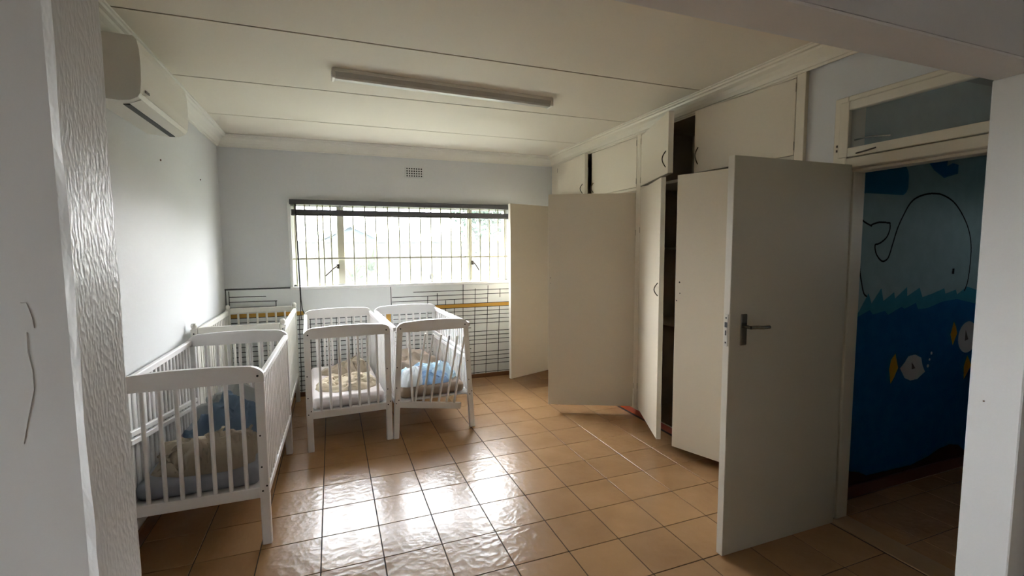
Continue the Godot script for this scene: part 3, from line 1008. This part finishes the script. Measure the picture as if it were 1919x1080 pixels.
	fill.call([V.call(3.393, 0.783), V.call(3.435, 0.817), V.call(3.471, 0.856), V.call(3.54, 0.862), V.call(3.606, 0.835), V.call(3.625, 0.782), V.call(3.657, 0.735), V.call(3.580, 0.695), V.call(3.51, 0.69), V.call(3.446, 0.714)], body_c)
	fill.call([V.call(3.51, 0.815), V.call(3.55, 0.77), V.call(3.515, 0.765)], Color(0.35, 0.32, 0.30))
	for b in [[Vector2(3.713, 0.856), 0.011], [Vector2(3.697, 0.814), 0.009], [Vector2(3.683, 0.772), 0.012]]:
		disc.call(b[0], b[1], Color(0.70, 0.76, 0.80))
	fill.call([V.call(3.938, 1.054), V.call(3.965, 1.02), V.call(3.985, 0.971), V.call(3.943, 0.890), V.call(3.909, 0.968)], tail_c)
	disc.call(Vector2(4.11, 0.936), 0.11, body_c)
	fill.call([V.call(4.08, 0.99), V.call(4.12, 0.92), V.call(4.08, 0.91)], Color(0.35, 0.32, 0.30))
	fill.call([V.call(4.100, 0.636), V.call(4.09, 0.73), V.call(4.124, 0.807), V.call(4.180, 0.729)], tail_c)
	disc.call(Vector2(4.29, 0.70), 0.10, body_c)
	im.generate_mipmaps()
	return ImageTexture.create_from_image(im)

# ---------------------------------------------------------------- cupboards
func bow_handle(parent: Node, x: float, y: float, z: float, h := 0.10) -> void:
	var st := new_st()
	var pts := []
	for i in 9:
		var t := float(i) / 8.0
		pts.append(Vector3(x - 0.028 * sin(t * PI), y + (t - 0.5) * h, z))
	tube(st, pts, 0.004, 6)
	obj("handle", st, M.handle_dark, parent)

# a door leaf hung at (FACE, hz); dir -1: the leaf runs to smaller z from its hinge, +1 to larger z
func leaf(unit: Node3D, hz: float, dir: float, w: float, y0: float, y1: float, deg: float, thick := 0.036) -> MeshInstance3D:
	var st := new_st()
	slab(st, Vector3(0, y0, minf(0.0, dir * w)), Vector3(thick, y1, maxf(0.0, dir * w)), 0.002)
	var d := obj("cupboard_door", st, M.cream, unit)
	d.position = Vector3(FACE, 0, hz)
	d.rotation.y = deg_to_rad(deg) * (-dir)
	st = new_st()
	var e := dir * (w + 0.0005)
	slab(st, Vector3(0.001, y0 + 0.001, minf(e - dir * 0.002, e)), Vector3(thick - 0.001, y1 - 0.001, maxf(e - dir * 0.002, e)), 0.0005)
	obj("edge_strip", st, M.cream_edge, d)
	for k in ([0.12, 0.88] if y1 - y0 < 1.0 else [0.10, 0.82]):
		st = new_st()
		var y := lerpf(y0, y1, k)
		tube(st, [Vector3(-0.002, y - 0.025, -0.001 * dir), Vector3(-0.002, y + 0.025, -0.001 * dir)], 0.0035, 6)
		obj("hinge", st, M.hinge, d)
	return d

func holes(d: Node3D, pts: Array) -> void:
	for p in pts:
		var st := new_st()
		tube(st, [Vector3(-0.0012, p[0], p[1]), Vector3(0.002, p[0], p[1])], p[2], 8)
		obj("screw_hole", st, M.screw, d)

func cupboards() -> void:
	var rows := [0.075, 2.085, 2.115, 2.562]    # lower doors, then upper doors
	var units := [
		{"label": "cream built-in wardrobe in the far corner with both tall doors swung open", "z0": BACK, "z1": -3.628, "h0": -5.255, "h1": -3.658},
		{"label": "cream built-in wardrobe beside the room door with its tall doors ajar", "z0": -3.628, "z1": -2.031, "h0": -3.592, "h1": -2.092}]
	for k in 2:
		var u: Dictionary = units[k]
		var c := thing("built_in_cupboard", u.label, "cupboard")
		var st := new_st()
		slab(st, Vector3(FACE, 0.06, u.z0), Vector3(FACE + 0.04, 2.60, u.h0 - 0.003), 0.002)
		obj("stile", st, M.cream, c)
		st = new_st()
		slab(st, Vector3(FACE, 0.06, u.h1 + 0.003), Vector3(FACE + 0.04, 2.60, u.z1), 0.002)
		obj("stile", st, M.cream, c)
		for r in [[rows[1] + 0.003, rows[2] - 0.003], [rows[3] + 0.003, 2.60], [0.06, rows[0] - 0.003]]:
			st = new_st()
			slab(st, Vector3(FACE + 0.0005, r[0], u.h0 - 0.003), Vector3(FACE + 0.04, r[1], u.h1 + 0.003), 0.002)
			obj("rail", st, M.cream, c)
		st = new_st()     # carcass: sides, back, floor, top
		slab(st, Vector3(FACE + 0.04, 0.06, u.z0), Vector3(3.20, 2.62, u.z0 + 0.016))
		slab(st, Vector3(FACE + 0.04, 0.06, u.z1 - 0.016), Vector3(3.20, 2.62, u.z1))
		slab(st, Vector3(3.19, 0.06, u.z0), Vector3(3.21, 2.62, u.z1))
		slab(st, Vector3(FACE + 0.04, 0.055, u.z0), Vector3(3.20, 0.072, u.z1))
		slab(st, Vector3(FACE + 0.02, 2.60, u.z0), Vector3(3.20, 2.62, u.z1))
		obj("carcass", st, M.cream, c)
		for y in [2.092, 1.55, 1.72 if k == 0 else 0.9]:
			st = new_st()
			slab(st, Vector3(FACE + 0.06, y, u.z0 + 0.016), Vector3(3.19, y + 0.018, u.z1 - 0.016))
			obj("shelf", st, M.cream, c)
		st = new_st()
		slab(st, Vector3(FACE + 0.012, 0.0, u.z0), Vector3(FACE + 0.03, 0.062, u.z1), 0.002)
		obj("plinth", st, M.plinth, c)
		if k == 0:
			var a := leaf(c, u.h0, 1.0, 0.795, rows[0] + 0.005, rows[1] - 0.02, 70.0)
			var b := leaf(c, u.h1, -1.0, 0.795, rows[0], rows[1] - 0.022, 64.0)
			holes(b, [[1.29, -0.775, 0.004], [1.24, -0.775, 0.003]])
			holes(a, [[1.25, 0.76, 0.004]])
			var d1 := leaf(c, u.h0, 1.0, 0.80, rows[2], rows[3], 5.6)
			bow_handle(d1, 0, 2.20, 0.745)
			var d2 := leaf(c, u.h1, -1.0, 0.790, rows[2], rows[3], 0.0)
			bow_handle(d2, 0, 2.20, -0.755)
		else:
			var a := leaf(c, u.h0, 1.0, 0.748, rows[0] + 0.015, rows[1], 24.7)
			bow_handle(a, 0, 1.25, 0.71, 0.10)
			var b := leaf(c, u.h1, -1.0, 0.748, rows[0], rows[1], 20.5)
			holes(b, [[1.315, -0.715, 0.006], [1.235, -0.71, 0.004], [1.18, -0.735, 0.005]])
			st = new_st()
			rbox(st, Vector3(-0.002, 1.235, -0.335), Vector3(0.006, 0.022, 0.07), 0.003, 2)
			rbox(st, Vector3(-0.002, 1.232, -0.255), Vector3(0.006, 0.022, 0.06), 0.003, 2)
			obj("old_bolt_patch", st, mat(Color(0.60, 0.56, 0.48), 0.7), b)
			var d3 := leaf(c, u.h0, 1.0, 0.748, rows[2], rows[3], 21.2, 0.04)
			bow_handle(d3, 0, 2.225, 0.70, 0.12)
			var d4 := leaf(c, u.h1, -1.0, 0.748, rows[2], rows[3], 6.3)
			bow_handle(d4, 0, 2.235, -0.715, 0.12)
	# things kept in the nearer cupboard
	var o := cloth_obj("cloth_bundle", M.dark_green, self, Vector3(2.90, 1.568, -2.78), 0.22, 0.28, 0.30, 91, 0.4, 0.05)
	tag(o, "dark green cloth bundle on the shelf inside the ajar wardrobe", "cloth")
	o = cloth_obj("cloth_bundle", M.beige, self, Vector3(2.92, 0.073, -2.80), 0.2, 0.24, 0.26, 92, 0.2, 0.05)
	tag(o, "crumpled pale cloth on the wardrobe floor behind the ajar door", "cloth")
	var stb := new_st()
	bar(stb, Vector3(2.88, 2.12, -2.72), Vector3(2.86, 2.43, -2.66), 0.05, 0.03, Vector3(0, 0, 1), 0.008)
	var bb := obj("paper_roll", stb, M.sheet, self)
	tag(bb, "pale upright roll inside the open upper cupboard", "roll")

# ---------------------------------------------------------------- cots
func rail_poly(w: float, y0: float, y1: float, r: float) -> PackedVector2Array:
	var p := PackedVector2Array([Vector2(-w / 2, y0), Vector2(w / 2, y0)])
	for i in 7:
		var a := PI / 2 * i / 6.0
		p.append(Vector2(w / 2 - r * 1.5 + r * 1.5 * cos(a), y1 - r + r * sin(a) - 0.008))
	p.append(Vector2(w * 0.15, y1))
	p.append(Vector2(-w * 0.15, y1))
	for i in 7:
		var a := PI / 2 + PI / 2 * i / 6.0
		p.append(Vector2(-w / 2 + r * 1.5 + r * 1.5 * cos(a), y1 - r + r * sin(a) - 0.008))
	return p

# W wide (x), L long (z), ends at z = 0 (near) and z = -L; mid: which side (-1 left, 1 right, 0 none) carries a dropped rail
func crib(label: String, at: Vector3, turn: float, W: float, L: float, mid := 0, slope := 0.0, broken := false, splay := 0.0) -> Node3D:
	var c := thing("crib", label, "crib", at, turn, "")
	var sp_mesh: Mesh
	var st := new_st()
	tube(st, [Vector3(0, 0.31, 0), Vector3(0, 0.885, 0)], 0.0105, 8, false)
	sp_mesh = st.commit()
	st = new_st()
	bx(st, Vector3(0, 0.605, 0), Vector3(0.012, 0.59, 0.030), 0.003)
	var sl_mesh := st.commit()
	for e in 2:
		var z := -0.018 if e == 0 else -L + 0.018
		var sp := splay if e == 0 else 0.0
		for s in [-1.0, 1.0]:
			st = new_st()
			bar(st, Vector3(s * (W / 2 - 0.023 + sp * 0.5), 0.0, z), Vector3(s * (W / 2 - 0.023 - sp * 0.5), 0.885, z), 0.046, 0.034, Vector3(0, 0, 1), 0.004)
			var post := obj("leg", st, M.crib, c)
			if e == 0:
				for y in [0.30, 0.325, 0.43, 0.60]:
					st = new_st()
					var px = s * (W / 2 - 0.023 + sp * (0.5 - y)) + (0.012 if y == 0.325 else -0.008)
					tube(st, [Vector3(px, y, z + 0.0165), Vector3(px, y, z + 0.0185)], 0.0048, 8)
					obj("screw", st, M.screw, post)
		st = new_st()
		prism(st, rail_poly(W - sp, 0.885, 0.978, 0.055), z - 0.014, z + 0.014)
		var tr := obj("end_rail", st, M.crib, c)
		if e == 0:
			for s in [-1.0, 1.0]:
				st = new_st()
				tube(st, [Vector3(s * (W / 2 - 0.03 - sp * 0.5), 0.918, z + 0.0135), Vector3(s * (W / 2 - 0.03 - sp * 0.5), 0.918, z + 0.0155)], 0.006, 8)
				obj("screw", st, M.screw, tr)
		if e == 0 and broken:
			continue
		st = new_st()
		bx(st, Vector3(0, 0.289, z), Vector3(W - 0.09, 0.058, 0.024), 0.003)
		obj("bottom_rail", st, M.crib, c)
		for k in 7:
			inst("spindle", sp_mesh, M.crib, c, Transform3D(Basis(), Vector3((k - 3) * (W - 0.144 + 0.0) / 7.0, 0, z)))
	for s in [-1.0, 1.0]:
		var x = s * (W / 2 - 0.014)
		st = new_st()
		bx(st, Vector3(x, 0.912, -L / 2), Vector3(0.028, 0.036, L - 0.07), 0.004)
		obj("side_rail", st, M.crib, c)
		st = new_st()
		bx(st, Vector3(x, 0.292, -L / 2), Vector3(0.026, 0.042, L - 0.07), 0.004)
		obj("side_rail", st, M.crib, c)
		var n := 18
		for k in n:
			inst("slat", sl_mesh, M.crib, c, Transform3D(Basis(), Vector3(x, 0, -0.07 - (L - 0.14) * k / (n - 1))))
		if mid == int(s):
			for dy in [0.0, -0.042]:
				st = new_st()
				bar(st, Vector3(x - s * 0.022, 0.665 + dy, -0.05), Vector3(x - s * 0.022, 0.665 + dy - slope, -L + 0.05), 0.030, 0.020, Vector3(1, 0, 0), 0.004)
				obj("drop_rail", st, M.crib, c)
	# slatted base
	st = new_st()
	bx(st, Vector3(0, 0.300, -L / 2), Vector3(W - 0.06, 0.012, L - 0.075), 0.002)
	obj("base_board", st, M.crib, c)
	return c

func cribs() -> void:
	crib("white wooden cot by the doorway pillar heaped with blue and beige blankets", Vector3(-0.674, 0, -2.709), deg_to_rad(-0.9), 0.644, 1.215, -1, 0.16)
	var c := crib("white wooden cot with a cream blanket between two other cots", Vector3(0.098, 0, -3.870), deg_to_rad(2.6), 0.644, 1.215)
	c = crib("white wooden cot with broken leaning spindles and a pale blue blanket", Vector3(0.778, 0, -3.895), deg_to_rad(2.6), 0.66, 1.215, 1, 0.0, true, 0.05)
	# its near end has come apart: the bottom rail hangs and the spindles lean
	var o := c.transform.affine_inverse()
	var st := new_st()
	bar(st, Vector3(0.470, 0.281, -3.912), Vector3(1.006, 0.203, -3.925), 0.054, 0.024, Vector3(0, 0, 1), 0.003)
	var br := obj("bottom_rail", st, M.crib, c)
	br.transform = o
	var tops := [[0.575, 0.885], [0.712, 0.862], [0.776, 0.853], [0.844, 0.844], [0.913, 0.833], [0.985, 0.822], [1.044, 0.811]]
	var bots := [[0.592, 0.290], [0.612, 0.292], [0.680, 0.280], [0.744, 0.272], [0.813, 0.261], [0.882, 0.252], [0.948, 0.242]]
	for k in 7:
		st = new_st()
		tube(st, [Vector3(bots[k][0], bots[k][1] - 0.005, -3.918), Vector3(tops[k][0], tops[k][1], -3.912 if k else -3.92)], 0.0105, 8)
		var sp := obj("spindle", st, M.crib, c)
		sp.transform = o
	# older cot behind the first, with knobbed posts
	var d := thing("crib", "older white cot with round-knobbed posts in the far corner", "crib", Vector3(-0.672, 0, -4.03), 0.0)
	var W := 0.63
	var L := 1.24
	for e in 2:
		var z := -0.018 if e == 0 else -L + 0.018
		for s in [-1.0, 1.0]:
			st = new_st()
			bx(st, Vector3(s * (W / 2 - 0.02), 0.495, z), Vector3(0.040, 0.99, 0.036), 0.004)
			var p := obj("leg", st, M.crib_old, d)
			st = new_st()
			lathe(st, [[0.0, 0.985], [0.016, 0.99], [0.021, 1.004], [0.021, 1.018], [0.015, 1.030], [0.0, 1.034]], 12, Transform3D(Basis(), Vector3(s * (W / 2 - 0.02), 0, z)))
			obj("knob", st, M.crib_old, p)
			st = new_st()
			tube(st, [Vector3(s * (W / 2 - 0.02), 0.955, z + 0.0175), Vector3(s * (W / 2 - 0.02), 0.955, z + 0.0195)], 0.006, 8)
			obj("screw", st, M.screw, p)
		st = new_st()
		bx(st, Vector3(0, 0.975, z), Vector3(W - 0.08, 0.050, 0.022), 0.004)
		obj("end_rail", st, M.crib_old, d)
		st = new_st()
		bx(st, Vector3(0, 0.27, z), Vector3(W - 0.08, 0.06, 0.022), 0.004)
		obj("bottom_rail", st, M.crib_old, d)
		for k in 6:
			st = new_st()
			tube(st, [Vector3((k - 2.5) * 0.083, 0.29, z), Vector3((k - 2.5) * 0.083, 0.955, z)], 0.0095, 8, false)
			obj("spindle", st, M.crib_old, d)
	for s in [-1.0, 1.0]:
		var x = s * (W / 2 - 0.016)
		for y in [0.955, 0.28]:
			st = new_st()
			bx(st, Vector3(x, y, -L / 2), Vector3(0.026, 0.045, L - 0.07), 0.004)
			obj("side_rail", st, M.crib_old, d)
		for k in 18:
			st = new_st()
			bx(st, Vector3(x, 0.615, -0.07 - (L - 0.14) * k / 17.0), Vector3(0.012, 0.65, 0.030), 0.003)
			obj("slat", st, M.crib_old, d)
	st = new_st()
	bx(st, Vector3(0, 0.29, -L / 2), Vector3(W - 0.06, 0.012, L - 0.075), 0.002)
	obj("base_board", st, M.crib_old, d)
	st = new_st()   # little latch at the corner
	tube(st, [Vector3(0.295, 0.99, 0.004), Vector3(0.318, 0.985, 0.012), Vector3(0.312, 0.955, 0.012)], 0.006, 6)
	obj("latch", st, M.white, d)

func bedding() -> void:
	var st: SurfaceTool
	for b in [[Vector3(-0.674, 0.354, -2.709 - 0.6075), 0.556, 1.10, M.sheet_grey, "grey cot mattress under the heaped blankets", -0.9], [Vector3(0.098 - 0.028, 0.356, -3.870 - 0.606), 0.556, 1.10, M.sheet, "white cot mattress under the cream blanket", 2.6], [Vector3(0.778 - 0.028, 0.356, -3.895 - 0.606), 0.556, 1.10, M.sheet_brown, "taupe cot mattress under the pale blue blanket", 2.6], [Vector3(-0.672, 0.346, -4.65), 0.54, 1.10, M.pale_grey, "bare pale mattress in the knobbed corner cot", 0.0]]:
		st = new_st()
		rbox(st, Vector3.ZERO, Vector3(b[1], 0.094, b[2]), 0.035, 4, Basis(Vector3.UP, deg_to_rad(b[5])))
		var o := obj("crib_mattress", st, b[3])
		o.position = b[0]
		tag(o, b[4], "mattress")
	# first cot
	var o := cloth_obj("blanket", M.beige, self, Vector3(-0.680, 0.401, -2.948), 0.245, 0.165, 0.19, 12, 0.95, 0.15, 8.0, 2.4, Vector2(0.15, -0.2))
	tag(o, "crumpled beige fleece blanket in front of the blue one in the cot", "blanket")
	o = cloth_obj("blanket", M.blue_grey, self, Vector3(-0.64, 0.401, -3.275), 0.225, 0.135, 0.30, 13, -0.9, 0.15, 6.5, 2.6)
	tag(o, "slate blue fleece blanket bunched behind the beige one", "blanket")
	o = cloth_obj("blanket", M.pale_grey, self, Vector3(-0.66, 0.401, -3.59), 0.22, 0.135, 0.30, 14, 0.9, 0.13, 6.0, 2.2)
	tag(o, "pale grey blanket bundle at the far end of the cot by the pillar", "blanket")
	# second cot
	o = cloth_obj("blanket", M.beige_light, self, Vector3(0.09, 0.403, -4.27), 0.240, 0.23, 0.075, 22, 0.35, 0.055, 7.0, 2.8, Vector2(0.0, -0.1))
	tag(o, "cream blanket crumpled across the white mattress", "blanket")
	o = cloth_obj("blanket", M.beige, self, Vector3(0.08, 0.403, -4.72), 0.215, 0.155, 0.11, 23, 0.7, 0.06, 6.0, 2.0, Vector2(0.35, 0.0))
	tag(o, "darker beige blanket rolled up behind the cream one", "blanket")
	# broken cot
	o = cloth_obj("blanket", M.baby_blue, self, Vector3(0.765, 0.403, -4.22), 0.245, 0.18, 0.16, 31, -0.8, 0.10, 5.0, 2.6, Vector2(0.15, 0.0))
	tag(o, "pale blue baby blanket with a white lining heaped in the broken cot", "blanket")
	cloth_obj("white_lining", M.fleece, o, Vector3(0.60, 0.403, -4.04), 0.095, 0.085, 0.20, 33, 0.4, 0.04, 7.0, 2.0)
	cloth_obj("blue_fold", M.mid_blue, o, Vector3(0.79, 0.403, -4.05), 0.14, 0.075, 0.11, 36, 0.1, 0.05, 7.0, 2.6)
	cloth_obj("red_patch", M.red, o, Vector3(0.672, 0.47, -4.055), 0.020, 0.020, 0.09, 37, 0.4, 0.01, 8.0, 2.0)
	o = cloth_obj("pillow", M.sheet_brown, self, Vector3(0.73, 0.403, -4.72), 0.225, 0.15, 0.18, 35, 0.2, 0.03, 4.0, 2.0)
	tag(o, "taupe pillow behind the pale blue blanket", "pillow")

# ---------------------------------------------------------------- fittings
func fittings() -> void:
	# split air conditioner on the left wall
	var a := thing("air_conditioner", "white wall-mounted air conditioner with a dark outlet slot", "air conditioner", Vector3(WALL_L, 0, 0))
	var st := new_st()
	var prof := PackedVector2Array([Vector2(0.0, 2.272), Vector2(0.12, 2.262), Vector2(0.165, 2.268), Vector2(0.195, 2.285), Vector2(0.206, 2.305), Vector2(0.212, 2.36), Vector2(0.214, 2.43), Vector2(0.212, 2.50), Vector2(0.204, 2.545), Vector2(0.190, 2.560), Vector2(0.0, 2.562)])
	prism(st, prof, -3.512, -2.748)
	obj("casing", st, M.plastic, a)
	for z in [[-3.518, -3.510], [-2.750, -2.742]]:
		st = new_st()
		prism(st, prof, z[0], z[1])
		obj("side_cap", st, M.plastic, a)
	st = new_st()
	slab(st, Vector3(0.118, 2.2575, -3.49), Vector3(0.146, 2.268, -2.80), 0.001)
	obj("air_slot", st, M.black, a)
	st = new_st()
	bar(st, Vector3(0.150, 2.2605, -3.13), Vector3(0.196, 2.2815, -3.13), 0.70, 0.005, Vector3(0, 1, 0), 0.001)
	obj("louvre", st, M.plastic, a)
	st = new_st()
	slab(st, Vector3(0.2115, 2.318, -2.84), Vector3(0.2145, 2.330, -2.79), 0.0005)
	obj("badge", st, M.handle_dark, a)
	st = new_st()
	slab(st, Vector3(0.209, 2.300, -3.508), Vector3(0.2115, 2.3025, -2.752))
	obj("panel_seam", st, M.plastic, a)
	st = new_st()
	tube(st, [Vector3(0.02, 2.57, -2.55), Vector3(0.02, 2.575, -2.75)], 0.02, 10)
	obj("pipe", st, M.plastic, a)
	# fluorescent batten on the ceiling, switched off
	var l := thing("ceiling_light", "long narrow fluorescent batten on the ceiling, switched off", "light", Vector3(0.815, CEIL, -3.29), deg_to_rad(3.0))
	st = new_st()
	slab(st, Vector3(-0.775, -0.022, -0.045), Vector3(0.775, 0.0, 0.045), 0.003)
	obj("base_channel", st, M.plastic, l)
	st = new_st()
	prism(st, PackedVector2Array([Vector2(-0.042, -0.020), Vector2(-0.036, -0.050), Vector2(-0.022, -0.060), Vector2(0.022, -0.060), Vector2(0.036, -0.050), Vector2(0.042, -0.020)]), -0.76, 0.76, Transform3D(Basis(Vector3(0, 0, 1), Vector3(0, 1, 0), Vector3(1, 0, 0)), Vector3.ZERO))
	obj("diffuser", st, mat(Color(0.70, 0.69, 0.66), 0.3), l)
	for s in [-1.0, 1.0]:
		st = new_st()
		bx(st, Vector3(s * 0.768, -0.032, 0), Vector3(0.022, 0.060, 0.090), 0.005)
		obj("end_cap", st, M.plastic, l)
	# air brick high on the back wall
	var v := thing("air_vent", "small white air brick with a grid of dark round holes above the window", "vent", Vector3(0.897, 2.423, BACK))
	st = new_st()
	bx(st, Vector3(0, 0, 0.003), Vector3(0.205, 0.118, 0.008), 0.002)
	obj("plate", st, M.wall, v)
	for i in 7:
		for j in 4:
			st = new_st()
			tube(st, [Vector3((i - 3) * 0.0265, (j - 1.5) * 0.0265, 0.004), Vector3((i - 3) * 0.0265, (j - 1.5) * 0.0265, 0.0078)], 0.0082, 10)
			obj("hole", st, M.hole, v)
	# nails left in the left wall
	for n in [[2.151, -3.713, "tiny nail in the left wall below the air conditioner"], [2.161, -4.712, "tiny nail in the left wall near the back corner"]]:
		st = new_st()
		tube(st, [Vector3(WALL_L - 0.002, n[0], n[1]), Vector3(WALL_L + 0.006, n[0], n[1])], 0.006, 6)
		tag(obj("nail", st, mat(Color(0.35, 0.16, 0.10), 0.6)), n[2], "nail")
	# nail in the right pillar
	st = new_st()
	tube(st, [Vector3(1.985, 1.06, -0.86), Vector3(1.977, 1.06, -0.86)], 0.0028, 6)
	tag(obj("nail", st, mat(Color(0.35, 0.27, 0.20), 0.6)), "small rusty nail in the right pillar of the opening", "nail")
	# low cabinet of the next room against the right pillar
	var c := thing("low_cabinet", "edge of a grey cabinet standing in front of the right pillar", "cabinet", Vector3(2.35, 0, -0.45))
	st = new_st()
	bx(st, Vector3(0.01, 0.45, 0), Vector3(0.56, 0.74, 0.53), 0.004)
	obj("body", st, M.cream, c)
	st = new_st()
	bx(st, Vector3(0.01, 0.04, 0), Vector3(0.50, 0.08, 0.48), 0.003)
	obj("plinth", st, M.screw, c)
	st = new_st()
	bx(st, Vector3(0, 0.835, 0), Vector3(0.62, 0.03, 0.57), 0.006)
	obj("worktop", st, M.plastic, c)
	for z in [-0.132, 0.132]:
		st = new_st()
		bx(st, Vector3(-0.279, 0.45, z), Vector3(0.018, 0.72, 0.258), 0.003)
		var cd := obj("door", st, M.cream, c)
		bow_handle(cd, -0.288, 0.66, z * 0.2)
